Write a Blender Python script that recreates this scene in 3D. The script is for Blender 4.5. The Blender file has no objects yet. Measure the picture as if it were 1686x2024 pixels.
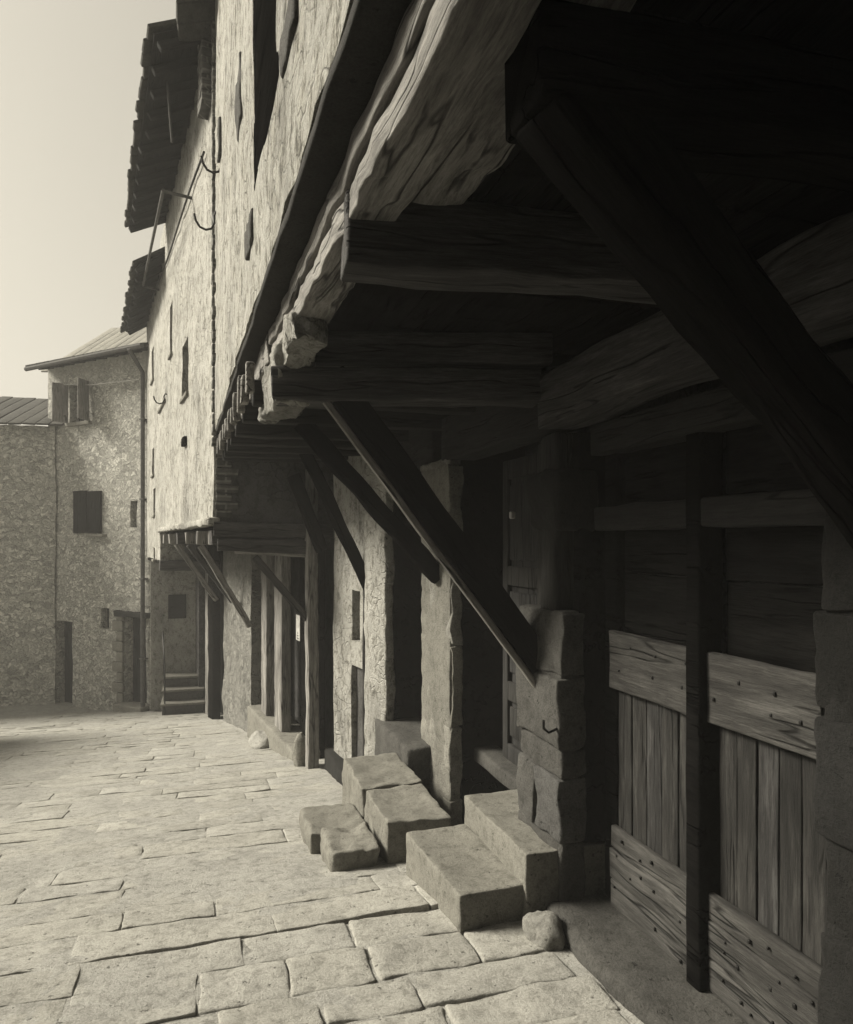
import bpy, bmesh, math, random
from mathutils import Vector, Matrix, noise
random.seed(7)
C = bpy.context.scene.collection
S = bpy.context.scene
R = math.radians

# ------------------------------------------------------------------ camera
A = R(17.4)                       # the optical axis is turned this far right of the street (+Y)
FPX, CX, HY = 1410.0, 843.0, 1070.0
cam = bpy.data.cameras.new('camera'); co = bpy.data.objects.new('camera', cam); C.objects.link(co)
cam.sensor_fit = 'VERTICAL'; cam.sensor_height = 36; cam.sensor_width = 30
cam.lens = 36*FPX/2024; cam.shift_y = (HY-1012)/2024
cam.clip_start = .05; cam.clip_end = 800
co.location = (0, 0, 0); co.rotation_euler = (R(90), 0, -A)
S.camera = co
# ------------------------------------------------------------------ world, sun, exposure
SUN_DIR = Vector((-.72, .34, .58)).normalized()        # towards the sun: left of the street, ahead of us
w = bpy.data.worlds.new('World'); S.world = w; w.use_nodes = True
nt = w.node_tree; nt.nodes.clear()
sky = nt.nodes.new('ShaderNodeTexSky'); sky.sky_type = 'NISHITA'; sky.sun_disc = False
sky.sun_elevation = math.asin(SUN_DIR.z); sky.sun_rotation = math.atan2(SUN_DIR.x, SUN_DIR.y)
sky.dust_density = 4; sky.air_density = 1.5
bw = nt.nodes.new('ShaderNodeRGBToBW'); gm = nt.nodes.new('ShaderNodeMath'); gm.operation = 'POWER'; gm.inputs[1].default_value = .62
gn = nt.nodes.new('ShaderNodeMath'); gn.operation = 'MULTIPLY'; gn.inputs[1].default_value = .80
tint = nt.nodes.new('ShaderNodeMix'); tint.data_type = 'RGBA'; tint.blend_type = 'MULTIPLY'; tint.inputs['Factor'].default_value = 1
tint.inputs['B'].default_value = (1.0, .932, .78, 1)
bg = nt.nodes.new('ShaderNodeBackground'); out = nt.nodes.new('ShaderNodeOutputWorld')
L = nt.links.new
L(sky.outputs[0], bw.inputs[0]); L(bw.outputs[0], gm.inputs[0]); L(gm.outputs[0], gn.inputs[0]); L(gn.outputs[0], tint.inputs['A'])
L(tint.outputs['Result'], bg.inputs[0]); L(bg.outputs[0], out.inputs[0]); bg.inputs[1].default_value = .13
sun = bpy.data.lights.new('sun', 'SUN'); so = bpy.data.objects.new('sun', sun); C.objects.link(so)
sun.energy = 3.3; sun.angle = R(20); sun.color = (1, .94, .80)
so.rotation_euler = SUN_DIR.to_track_quat('Z', 'Y').to_euler(); so.location = (-6, 4, 12)
S.view_settings.view_transform = 'Standard'; S.view_settings.look = 'None'
S.view_settings.exposure = 1.47; S.view_settings.gamma = 1

# ------------------------------------------------------------------ materials
def T(v, k=.93): return (min(1, v*1.02), v, v*k, 1)
class NB:
    def __init__(s, name):
        s.m = bpy.data.materials.new(name); s.m.use_nodes = True; s.t = s.m.node_tree
        s.b = s.t.nodes['Principled BSDF']; s.b.inputs['Roughness'].default_value = .9
        s.b.inputs['Specular IOR Level'].default_value = .2
        s.tc = s.t.nodes.new('ShaderNodeTexCoord'); s.isl = 0.0
    def n(s, t, **k):
        x = s.t.nodes.new(t)
        for a, v in k.items(): setattr(x, a, v)
        return x
    def l(s, a, b): s.t.links.new(a, b)
    def co(s, scale=(1, 1, 1), warp=0, wscale=2):
        m = s.n('ShaderNodeMapping'); m.inputs['Scale'].default_value = scale
        src = s.tc.outputs['Object']
        if warp:
            z = s.n('ShaderNodeTexNoise'); z.inputs['Scale'].default_value = wscale; s.l(src, z.inputs[0])
            a = s.n('ShaderNodeMixRGB', blend_type='LINEAR_LIGHT'); a.inputs[0].default_value = warp
            s.l(src, a.inputs[1]); s.l(z.outputs['Color'], a.inputs[2]); src = a.outputs[0]
        s.l(src, m.inputs[0]); return m.outputs[0]
    def noise(s, v, scale, detail=8, rough=.6):
        z = s.n('ShaderNodeTexNoise'); z.inputs['Scale'].default_value = scale
        z.inputs['Detail'].default_value = detail; z.inputs['Roughness'].default_value = rough
        s.l(v, z.inputs[0]); return z.outputs['Fac']
    def ramp(s, f, stops):
        r = s.n('ShaderNodeValToRGB'); e = r.color_ramp.elements
        while len(e) < len(stops): e.new(.5)
        for i, (p, c) in enumerate(stops):
            e[i].position = p; e[i].color = c if len(c) == 4 else (*c, 1)
        s.l(f, r.inputs[0]); return r.outputs[0]
    def mix(s, f, a, b, mode='MIX'):
        m = s.n('ShaderNodeMixRGB', blend_type=mode)
        for i, v in ((0, f), (1, a), (2, b)):
            if hasattr(v, 'is_linked') or hasattr(v, 'links'): s.l(v, m.inputs[i])
            else: m.inputs[i].default_value = v
        return m.outputs[0]
    def math(s, op, a, b=0):
        m = s.n('ShaderNodeMath', operation=op)
        for i, v in ((0, a), (1, b)):
            if hasattr(v, 'links'): s.l(v, m.inputs[i])
            else: m.inputs[i].default_value = v
        return m.outputs[0]
    def bump(s, h, strength, dist):
        b = s.n('ShaderNodeBump'); b.inputs['Strength'].default_value = strength; b.inputs['Distance'].default_value = dist
        s.l(h, b.inputs['Height']); s.l(b.outputs[0], s.b.inputs['Normal'])
    def done(s, col):
        gi = s.n('ShaderNodeNewGeometry'); col = s.mix(s.isl, col, s.ramp(gi.outputs['Random Per Island'], [(0, T(.62)), (.5, T(.9)), (1, W1)]), 'MULTIPLY')
        col = s.mix(1, col, (.70, .70, .70, 1), 'MULTIPLY')
        s.l(col, s.b.inputs['Base Color']); return s.m
W1, B1 = (1, 1, 1, 1), (0, 0, 0, 1)
def stone(name, v, var=.35, scale=3, bump=.012, k=.93, speck=.5):
    m = NB(name); c = m.co(); m.isl = 0 if name == 'dust' else .3 if 'paving' in name else .75
    big = m.noise(c, scale, 8, .65); fine = m.noise(c, 110, 4, .8); mid = m.noise(c, 18, 10, .8); pt = m.noise(m.co((1, 1, 1), .02, 9), 34, 3, .6)
    col = m.ramp(big, [(.3, T(v*(1-var), k)), (.52, T(v, k)), (.72, T(v*(1+var*.6), k))])
    col = m.mix(speck, col, m.ramp(fine, [(.36, T(.15)), (.56, W1)]), 'MULTIPLY')
    col = m.mix(.65, col, m.ramp(mid, [(.34, T(.3)), (.52, W1)]), 'MULTIPLY')
    pm = m.ramp(pt, [(.29, T(.1)), (.35, W1)])
    col = m.mix(.7, col, pm, 'MULTIPLY')
    h = m.math('ADD', m.math('MULTIPLY', mid, 1.1), m.math('ADD', m.math('MULTIPLY', fine, .5), m.math('MULTIPLY', pm, .25)))
    m.bump(h, .9, bump); return m.done(col)
def plaster(name, v, k=.93, pit=1.0, zs=.6, stones=.5):
    m = NB(name); c = m.co()
    big = m.noise(m.co((1, 1, .7)), 1.1, 8, .65); mid = m.noise(m.co((1, 1, zs)), 11, 9, .78); fine = m.noise(c, 60, 5, .75)
    col = m.ramp(big, [(.34, T(v*.6, k)), (.45, T(v*.92, k)), (.65, T(v*1.1, k))])
    vo = m.n('ShaderNodeTexVoronoi', feature='DISTANCE_TO_EDGE'); vo.inputs['Scale'].default_value = 6.5; m.l(m.co((1, 1, 1.5), .10, 6), vo.inputs[0])
    vc = m.n('ShaderNodeTexVoronoi'); vc.inputs['Scale'].default_value = 6.5; m.l(m.co((1, 1, 1.5), .10, 6), vc.inputs[0])
    shd = m.n('ShaderNodeSeparateColor'); m.l(vc.outputs['Color'], shd.inputs[0])
    gate = m.ramp(m.noise(c, 1.7, 5), [(.44, B1), (.56, W1)])
    e = m.ramp(vo.outputs['Distance'], [(.0, T(.1)), (.05, W1)])
    cellc = m.ramp(shd.outputs[0], [(0, T(.35)), (.3, T(.8)), (1, W1)])
    st = m.mix(1, e, cellc, 'MULTIPLY')
    col = m.mix(m.math('MULTIPLY', gate, stones), col, m.mix(1, col, st, 'MULTIPLY'))
    col = m.mix(.9*pit, col, m.ramp(mid, [(.38, T(.10)), (.44, T(.55)), (.50, W1)]), 'MULTIPLY')
    col = m.mix(.5, col, m.ramp(fine, [(.35, T(.3)), (.52, W1)]), 'MULTIPLY')
    h = m.math('ADD', mid, m.math('ADD', m.math('MULTIPLY', fine, .4), m.math('MULTIPLY', m.math('MULTIPLY', gate, e), .5)))
    m.bump(h, 1, .045*pit); return m.done(col)
def rubble(name, v, scale=6, k=.92, mort=1.25, sq=1.7, low=.5, coat=0.0):
    m = NB(name); c = m.co((1, 1, sq), .09, 5)
    vo = m.n('ShaderNodeTexVoronoi', feature='DISTANCE_TO_EDGE'); vo.inputs['Scale'].default_value = scale; c = m.co((1, 1, sq), .16, 7); m.l(c, vo.inputs[0])
    vc = m.n('ShaderNodeTexVoronoi'); vc.inputs['Scale'].default_value = scale; m.l(c, vc.inputs[0])
    sh = m.n('ShaderNodeSeparateColor'); m.l(vc.outputs['Color'], sh.inputs[0])
    cell = m.ramp(sh.outputs[0], [(0, T(v*low, k)), (.5, T(v*.9, k)), (1, T(v*1.25, k))])
    nz = m.noise(m.co(), 22, 7, .7)
    cell = m.mix(.6, cell, m.ramp(nz, [(.32, T(.3)), (.55, W1)]), 'MULTIPLY')
    e = m.ramp(vo.outputs['Distance'], [(.03, B1), (.09, W1)])
    sx = m.n('ShaderNodeSeparateXYZ'); m.l(m.tc.outputs['Object'], sx.inputs[0])
    blot = m.ramp(m.math('ADD', m.noise(m.co(), 1.3, 8, .7), m.math('MULTIPLY', m.math('MINIMUM', m.math('SUBTRACT', sx.outputs[2], 3.6), 2.6), coat)), [(.42, B1), (.62, W1)])
    mortar = m.mix(m.noise(m.co(), 9, 5), T(v*mort*.45, k), T(v*mort, k))
    col = m.mix(e, mortar, cell)
    col = m.mix(m.math('MULTIPLY', blot, .7) , col, T(v*mort*.95, k))
    h = m.math('ADD', m.math('MULTIPLY', e, 1.0), m.math('MULTIPLY', nz, .7)); m.bump(h, 1, .03); return m.done(col)
def wood(name, v, axis='X', k=1.0, rough=.8, crack=.85, light=1.5):
    def sc(al, cr): return {'X': (al, cr, cr), 'Y': (cr, al, cr), 'Z': (cr, cr, al)}[axis]
    m = NB(name); m.isl = .9; m.b.inputs['Roughness'].default_value = rough; m.b.inputs['Specular IOR Level'].default_value = .0 if v < .03 else .2
    g = m.noise(m.co(sc(2.0, 19), .02), 1, 10, .8); f = m.noise(m.co(sc(6, 110)), 1, 4, .75); big = m.noise(m.co(sc(1.6, 4)), 1, 6)
    col = m.ramp(g, [(.33, T(v*.4, k)), (.5, T(v, k)), (.66, T(v*light, k))])
    col = m.mix(.6, col, m.ramp(f, [(.36, T(.3, 1)), (.55, W1)]), 'MULTIPLY')
    col = m.mix(.7, col, m.ramp(big, [(.36, T(.35, 1)), (.6, W1)]), 'MULTIPLY')
    cn = m.noise(m.co(sc(.8, 10), .02), 1, 2)
    cr = m.ramp(cn, [(.478, W1), (.497, T(.16, 1)), (.503, T(.16, 1)), (.522, W1)])
    gate = m.ramp(m.noise(m.co(sc(1.3, 3)), 1.3, 2), [(.45, B1), (.52, W1)])
    col = m.mix(gate, col, m.mix(crack, col, cr, 'MULTIPLY'))
    cr2 = m.mix(gate, W1, cr)
    m.bump(m.math('ADD', m.math('MULTIPLY', g, 1.3), m.math('ADD', m.math('MULTIPLY', f, .5), m.math('MULTIPLY', cr2, 1.3))), .9, .010); return m.done(col)
def brick(name, v, k=.93):
    m = NB(name)
    mp = m.co((1, 1, 1), .01, 8); sx = m.n('ShaderNodeSeparateXYZ'); m.l(mp, sx.inputs[0])
    cx = m.n('ShaderNodeCombineXYZ'); m.l(m.math('ADD', sx.outputs[0], sx.outputs[1]), cx.inputs[0]); m.l(sx.outputs[2], cx.inputs[1])
    b = m.n('ShaderNodeTexBrick'); m.l(cx.outputs[0], b.inputs[0]); b.inputs['Scale'].default_value = 1
    b.inputs['Brick Width'].default_value = .25; b.inputs['Row Height'].default_value = .075; b.inputs['Mortar Size'].default_value = .011
    b.inputs['Color1'].default_value = T(v*.6, k); b.inputs['Color2'].default_value = T(v*1.2, k); b.inputs['Mortar'].default_value = T(v*1.9, k)
    nz = m.noise(m.co(), 12, 6); col = m.mix(.6, b.outputs[0], m.ramp(nz, [(.35, T(.3)), (.55, W1)]), 'MULTIPLY')
    m.bump(m.math('SUBTRACT', m.math('MULTIPLY', nz, .6), b.outputs['Fac']), .9, .012); return m.done(col)
def plain(name, v, rough=.6, metal=0, k=.96):
    m = NB(name); m.b.inputs['Roughness'].default_value = rough; m.b.inputs['Metallic'].default_value = metal
    nz = m.noise(m.co(), 14, 6); m.bump(nz, .4, .004)
    return m.done(m.ramp(nz, [(.3, T(v*.6, k)), (.7, T(v*1.2, k))]))
M = dict(
    plaster=plaster('pale_plaster', .68), plaster2=plaster('worn_plaster', .62, pit=.85, stones=.35), dplaster=plaster('sooty_plaster', .10, k=1.0, pit=.6),  # dplaster: shade of the side and recess walls put into a dark colour
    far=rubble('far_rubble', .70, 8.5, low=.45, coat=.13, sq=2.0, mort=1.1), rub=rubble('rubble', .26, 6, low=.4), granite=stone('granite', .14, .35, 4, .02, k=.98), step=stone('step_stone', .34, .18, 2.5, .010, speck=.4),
    pave=stone('paving_stone', .54, .22, 2.2, .012, k=.93, speck=.35), dust=stone('dust', .52, .2, 3, .015, k=.93, speck=.4),
    pil=stone('pilaster_stone', .36, .25, 3, .016), panel=plaster('panel_plaster', .52, pit=.75, stones=.0), dstone=stone('dark_stone', .03, .4, 3, .02, k=.97),
    wx=wood('timber_x', .035, k=1.03), wz=wood('timber_z', .05, 'Z', k=1.0), wlight=wood('grey_timber_x', .42), wlz=wood('grey_timber_z', .42, 'Z'),
    lint=wood('lintel_timber', .10, 'X', k=1.05, light=1.9), plate=wood('plate_timber', .42, 'X', light=1.5), black=wood('black_timber', .013, 'X', k=1.02),  # black also carries the shade of recesses and near joists
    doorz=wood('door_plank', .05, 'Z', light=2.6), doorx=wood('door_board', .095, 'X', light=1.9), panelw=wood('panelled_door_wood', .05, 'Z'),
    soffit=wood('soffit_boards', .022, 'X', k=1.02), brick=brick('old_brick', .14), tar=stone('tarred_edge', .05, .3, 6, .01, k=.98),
    iron=plain('iron', .03, .5, .6), zinc=plain('zinc', .12, .9, 0), glass=plain('dark_glass', .012, .15), paper=plain('paper', .6, .9),
    tile=stone('roof_tile', .11, .4, 6, .02), tilep=stone('pale_tile', .48, .2, 4, .02), shut=wood('shutter', .025, 'Z'), leaf=plain('leaf', .07, .7), bark=wood('bark', .08, 'Z'))

# ------------------------------------------------------------------ helpers
def tag(o, label=None, cat=None, group=None, kind=None):
    for a, v in (('label', label), ('category', cat), ('group', group), ('kind', kind)):
        if v: o[a] = v
    return o
def fr(ox, oy, dx, dy):
    u = Vector((dx, dy, 0)).normalized(); n = Vector((0, 0, 1)).cross(u)
    return Matrix(((u.x, n.x, 0, ox), (u.y, n.y, 0, oy), (0, 0, 1, 0), (0, 0, 0, 1)))
class House:                                              # frame: s along the wall, n out into the street, z up from eye level
    def __init__(s, name, F, base, s0, label, cat, group=None):
        s.F = F; s.root = bpy.data.objects.new(name, None); C.objects.link(s.root)
        s.RM = F @ Matrix.Translation((s0, 0, base)); s.root.matrix_world = s.RM; s.root.empty_display_size = .3
        tag(s.root, label, cat, group)
def link(name, bm, mat, H=None, parent=None, M4=None, F=None, smooth=True, label=None):
    me = bpy.data.meshes.new(name); bmesh.ops.recalc_face_normals(bm, faces=bm.faces); bm.to_mesh(me); bm.free()
    for p in me.polygons: p.use_smooth = smooth
    if smooth:
        me.set_sharp_from_angle(angle=R(42))
    me.materials.append(mat); o = bpy.data.objects.new(name, me); C.objects.link(o)
    W = (H.F if H else (F or Matrix.Identity(4))) @ (M4 or Matrix.Identity(4))
    if parent is not None and parent is not (H.root if H else None):
        o.parent = parent; o.matrix_basis = parent['_w'].inverted() @ W if False else WM[parent.name].inverted() @ W
    elif H: o.parent = H.root; o.matrix_basis = H.RM.inverted() @ W
    else: o.matrix_basis = W
    WM[o.name] = W
    if label: o['label'] = label
    return o
WM = {}
def cuts(h, r, seg):
    a = [-h, -h+r*.3, -h+r] if r > 0 else [-h]
    n = max(1, int(round((2*h-2*r)/seg))); a += [-h+r+(2*h-2*r)*i/n for i in range(1, n)] if r > 0 else [-h+2*h*i/n for i in range(1, n)]
    a += [h-r, h-r*.3, h] if r > 0 else [h]
    return a
def rbox(bm, c, size, M4=None, seg=.08, r=.015, amp=.006, freq=5, rag=0, taper=None, seed=0):
    c = Vector(c); h = [q/2 for q in size]; r = min(r, min(h)*.8); ax = [cuts(h[i], r, max(seg, size[i]/60)) for i in range(3)]
    vd = {}; nx, ny, nz = [len(a) for a in ax]
    def V(i, j, k):
        if (i, j, k) in vd: return vd[i, j, k]
        p = Vector((ax[0][i], ax[1][j], ax[2][k]))
        if r > 0:
            q = Vector([max(-h[t]+r, min(h[t]-r, p[t])) for t in range(3)]); d = p-q
            if d.length > 1e-9: p = q+d.normalized()*r*min(1, d.length/r)if d.length < r else q+d.normalized()*r
        if taper: p = taper(p, h)
        P = (c+p); 
        if amp:
            sd = Vector((seed*7.3, seed*3.1, seed*5.7))
            P = P+noise.noise_vector((P+sd)*freq)*amp+noise.noise_vector((P+sd)*freq*3.1)*amp*.4
        if M4: P = M4 @ P
        vd[i, j, k] = bm.verts.new(P); return vd[i, j, k]
    def q(a, b, c_, d):
        try: bm.faces.new((a, b, c_, d))
        except ValueError: pass
    for i in range(nx-1):
        for j in range(ny-1):
            for k in (0, nz-1): q(V(i, j, k), V(i+1, j, k), V(i+1, j+1, k), V(i, j+1, k))
    for i in range(nx-1):
        for k in range(nz-1):
            for j in (0, ny-1): q(V(i, j, k), V(i+1, j, k), V(i+1, j, k+1), V(i, j, k+1))
    for j in range(ny-1):
        for k in range(nz-1):
            for i in (0, nx-1): q(V(i, j, k), V(i, j+1, k), V(i, j+1, k+1), V(i, j, k+1))
    return bm
def bx(s0, s1, n0, n1, z0, z1): return ((s0+s1)/2, (n0+n1)/2, (z0+z1)/2), (s1-s0, n1-n0, z1-z0)
def block(name, H, mat, b, parent=None, seg=.08, r=.012, amp=.005, freq=5, smooth=True, label=None, seed=0, taper=None):
    bm = bmesh.new(); c, sz = bx(*b); rbox(bm, c, sz, None, seg, r, amp, freq, seed=seed, taper=taper); return link(name, bm, mat, H, parent, smooth=smooth, label=label)
def beam(name, H, mat, p0, p1, w, d, parent=None, amp=.006, seg=.1, r=.012, taper=None, seed=None, label=None, bend=0):
    """squared timber from p0 to p1 in the house frame, w wide (level) and d deep, grain along its own X"""
    p0, p1 = Vector(p0), Vector(p1); x = (p1-p0); ln = x.length; x.normalize()
    up = Vector((0, 0, 1)) if abs(x.z) < .95 else Vector((1, 0, 0))
    y = up.cross(x).normalized(); z = x.cross(y)
    m4 = Matrix(((x.x, y.x, z.x, p0.x), (x.y, y.y, z.y, p0.y), (x.z, y.z, z.z, p0.z), (0, 0, 0, 1)))
    sd = random.random()*50 if seed is None else seed
    tf = taper
    if bend: tf = lambda p, h: Vector((p.x, p.y, p.z+bend*(1-(p.x/h[0])**2)))
    bm = bmesh.new(); rbox(bm, (ln/2, 0, 0), (ln, w, d), None, seg, r, amp, 4, seed=sd, taper=tf)
    return link(name, bm, mat, H, parent, m4, label=label)
def tube(bm, pts, r, n=8):
    pts = [Vector(p) for p in pts]; rings = []
    for i, p in enumerate(pts):
        t = (pts[min(i+1, len(pts)-1)]-pts[max(i-1, 0)]).normalized(); a = t.orthogonal().normalized()
        if rings: 
            a = (pa - t*pa.dot(t)).normalized()
        pa = a; b = t.cross(a); rings.append([bm.verts.new(p+(a*math.cos(k*2*math.pi/n)+b*math.sin(k*2*math.pi/n))*r) for k in range(n)])
    for q, s in zip(rings, rings[1:]):
        for k in range(n): bm.faces.new((q[k], q[(k+1) % n], s[(k+1) % n], s[k]))
    bm.faces.new(rings[0]); bm.faces.new(rings[-1][::-1]); return bm
def wallm(bm, s0, s1, z0, z1, thick, holes=(), seg=.2, amp=.008, n0=0, edge=0, rag=0):
    """wall from s0..s1, z0..z1 with front at n0 and real openings; rag makes the bottom edge uneven"""
    xs = {s0, s1}; zs = {z0, z1}
    for a, b, c_, d in holes: xs |= {max(s0, a), min(s1, b)}; zs |= {max(z0, c_), min(z1, d)}
    def fill(v):
        v = sorted(v); o = [v[0]]
        for a, b in zip(v, v[1:]):
            n = max(1, int(round((b-a)/seg))); o += [a+(b-a)*i/n for i in range(1, n+1)]
        return o
    xs, zs = fill(xs), fill(zs); vd = {}
    def V(i, j, k):
        if (i, j, k) not in vd:
            p = Vector((xs[i], n0 if k == 0 else n0-thick, zs[j]))
            d = noise.noise_vector(p*2.1+Vector((9, 2, 4)))*amp+noise.noise_vector(p*7)*amp*.5
            if rag and j == 0 and k == 0: d.z += noise.noise(Vector((xs[i]*3, 0, 1)))*rag
            vd[i, j, k] = bm.verts.new(p+(d if k == 0 else Vector()))
        return vd[i, j, k]
    def solid(i, j):
        if i < 0 or j < 0 or i >= len(xs)-1 or j >= len(zs)-1: return False
        a, b = (xs[i]+xs[i+1])/2, (zs[j]+zs[j+1])/2
        return not any(h[0] < a < h[1] and h[2] < b < h[3] for h in holes)
    for i in range(len(xs)-1):
        for j in range(len(zs)-1):
            if not solid(i, j): continue
            for k in (0, 1): bm.faces.new((V(i, j, k), V(i+1, j, k), V(i+1, j+1, k), V(i, j+1, k)))
            if not solid(i-1, j): bm.faces.new((V(i, j, 0), V(i, j+1, 0), V(i, j+1, 1), V(i, j, 1)))
            if not solid(i+1, j): bm.faces.new((V(i+1, j, 0), V(i+1, j+1, 0), V(i+1, j+1, 1), V(i+1, j, 1)))
            if not solid(i, j-1): bm.faces.new((V(i, j, 0), V(i+1, j, 0), V(i+1, j, 1), V(i, j, 1)))
            if not solid(i, j+1): bm.faces.new((V(i, j+1, 0), V(i+1, j+1, 0), V(i+1, j+1, 1), V(i, j+1, 1)))
    return bm
def wall(name, H, mat, *a, parent=None, label=None, **k): return link(name, wallm(bmesh.new(), *a, **k), mat, H, parent, label=label)
def ray(px): r = (px-CX)/FPX; return Vector((math.sin(A)+r*math.cos(A), math.cos(A)-r*math.sin(A)))
def hit(F, px, py, n=0):
    """where a photo point falls on a house's wall plane (n metres in front of it): s, z"""
    o = F @ Vector((0, n, 0)); u = F.to_3x3() @ Vector((1, 0, 0)); d = ray(px)
    # t*d = o + s*u
    det = d.x*(-u.y)+u.x*d.y; t = (o.x*(-u.y)+u.x*o.y)/det; s = (d.x*o.y-d.y*o.x)/det
    return s, (HY-py)/FPX*t
def zg(y, x=0):
    if y < 3.3: return -1.7468+.04*(3.3-max(-3, y))
    return -(1.27+.1445*min(y, 17.5))
# ------------------------------------------------------------------ ground and paving
def lst(*p):
    o = [p[0][0]]
    for (a, b, st) in p:
        n = max(1, int(round((b-a)/st))); o += [a+(b-a)*i/n for i in range(1, n+1)]
    return o
bm = bmesh.new(); xs = lst((-60, -20, 20), (-20, -6, 1), (-6, 2.2, .1), (2.2, 20, 1.5), (20, 60, 20)); ys = lst((-40, -3, 5), (-3, .8, .5), (.8, 6, .08), (6, 18, .15), (18, 40, 3), (40, 90, 25))
grid = [[bm.verts.new((x, y, zg(y)-(.012 if (x > .2 and y < 3.4) else .001)+.014*noise.noise(Vector((x*1.3, y*1.3, 0)))+.012*noise.noise(Vector((x*5, y*5, 3))))) for x in xs] for y in ys]
for j in range(len(ys)-1):
    for i in range(len(xs)-1): bm.faces.new((grid[j][i], grid[j][i+1], grid[j+1][i+1], grid[j+1][i]))
o = link('ground', bm, M['dust']); tag(o, 'pale dusty ground between and beyond the paving stones', kind='structure')
bm = bmesh.new(); y = 1.0; row = 0
def facade_x(y):
    if y < 4.8: return 1.52
    if y < 7.3: return 1.55-.16*(y-4.8)
    return 1.12-.1395*(y-7.3)
while y < 17.2:
    dy = random.uniform(.22, .36) if y > 2.6 else random.uniform(.18, .28)
    x = facade_x(y)-.02+random.uniform(-.1, 0); 
    while x > -5.5:
        dx = random.uniform(.4, .95) if y > 3 else random.uniform(.3, .66)
        g = random.uniform(.003, .011); m4 = Matrix.Translation((x-dx/2, y+dy/2, zg(y+dy/2)+random.uniform(-.004, .005))) @ Matrix.Rotation(-math.atan(.145 if y > 3.2 else .04)+random.uniform(-.008, .008), 4, 'X') @ Matrix.Rotation(random.uniform(-.008, .008), 4, 'Y') @ Matrix.Rotation(random.uniform(-.018, .018), 4, 'Z')
        near = y < 5
        big = y < 3.2 and x > .2
        rbox(bm, (0, 0, -.04), (dx-g, dy-g, .08), m4, .035 if near else .14, .013 if big else .006, .013 if big else .010, 6, seed=random.random()*40)
        x -= dx
    y += dy; row += 1
o = link('path', bm, M['pave']); tag(o, 'worn pale stone slabs laid in rows across the sloping street', kind='structure')

# ================================================================== NEAR HOUSE (timber jetty on the right)
H1 = House('timber_framed_house', fr(1.6, 0, 0, 1), -1.75, 2.5, 'tall old house on the right with pale upper wall jettied out on dark timber braces', 'house')
def fx1(s): return 1.275+.029*s                   # n of the jettied front at s
r1 = H1.root
# upper wall in its own slightly turned frame, as an object matrix
FU = fr(.325, 0, -.029, 1)
class Sub: pass
def upart(name, bm, mat, parent=None, label=None):
    m4 = H1.F.inverted() @ FU; return link(name, bm, mat, H1, parent, m4, label=label)
holes = [(2.55, 3.35, 1.62, 2.75), (1.75, 1.98, 1.85, 2.25), (4.9, 5.05, 3.2, 3.5)]
bm = wallm(bmesh.new(), -3, 7.4, 1.1, 5.2, .45, [holes[0]], seg=.07, amp=.014, rag=.02)
uw = upart('upper_wall', bm, M['plaster'])
for i in range(36):                                # toothed brick edge where the two houses meet
    bm = bmesh.new(); z = .98+i*.115; ww = .20 if i % 2 else .11
    rbox(bm, (7.385-ww/2+.03, .004, z), (ww, .05, .085), None, .06, .01, .008, 6, seed=i); upart('quoin_brick', bm, M['brick'], uw)
# window in the upper wall
bm = bmesh.new()
for a in ((2.56, 2.62, -.14, -.09, 1.63, 2.74), (3.28, 3.34, -.14, -.09, 1.63, 2.74), (2.92, 2.98, -.14, -.09, 1.63, 2.74), (2.62, 2.92, -.135, -.1, 2.15, 2.19), (2.98, 3.28, -.135, -.1, 2.15, 2.19)): c, sz = bx(*a); rbox(bm, c, sz, None, .3, .004, 0)
wf = upart('window', bm, M['wz'])
bm = bmesh.new(); c, sz = bx(2.5, 3.4, -.06, .004, 1.60, 2.8); rbox(bm, c, sz, None, .05, .006, .006); upart('shutter', bm, M['black'], wf)  # black sheet standing in for the shaded inside of the window hole
# small stones where plaster has come off
for k in range(7):
    s_ = random.uniform(1.9, 6.9); z_ = random.uniform(1.4, 4.2); bm = bmesh.new()
    rbox(bm, (s_, .0, z_), (random.uniform(.1, .35), .03, random.uniform(.08, .35)), None, .05, .012, .014, 7, seed=k)
    upart('bare_stone', bm, M['granite'], uw)
# soffit (underside's shade put into a dark colour), outer plate, inner plate
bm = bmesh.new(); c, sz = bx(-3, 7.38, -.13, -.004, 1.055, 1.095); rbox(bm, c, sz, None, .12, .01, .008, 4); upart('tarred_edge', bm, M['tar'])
def ub(name, mat, s0, s1, n0, n1, z0, z1, amp=.01, **k):
    m4 = H1.F.inverted() @ FU; bm = bmesh.new(); c, sz = bx(s0, s1, n0, n1, z0, z1); rbox(bm, c, sz, None, .04, .010, amp, 9, **k); return link(name, bm, mat, H1, None, m4)
ub('wall_plate', M['plate'], .3, 3.62, -.24, -.095, .975, 1.05, .010, seed=3)
ub('wall_plate', M['plate'], .3, 3.60, -.245, -.108, .885, .966, .012, seed=13)
ub('wall_plate', M['plate'], 3.66, 7.3, -.22, -.09, .90, 1.05, .012, seed=5)
ub('wall_plate', M['plate'], -3, .26, -.24, -.10, .89, 1.05, .014, seed=9)
ub('inner_plate', M['plate'], .9, 1.98, -.44, -.26, .95, 1.045, .022, seed=8)
# floorboards over the joists
bm = bmesh.new(); y = -3
while y < 7.3:
    wd = random.uniform(.16, .24); c, sz = bx(y, min(7.35, y+wd-.008), -.9, fx1(y)-.14, 1.0+random.uniform(0, .01), 1.045); rbox(bm, c, sz, None, .3, .004, .002); y += wd
link('floorboard', bm, M['soffit'], H1)
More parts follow.
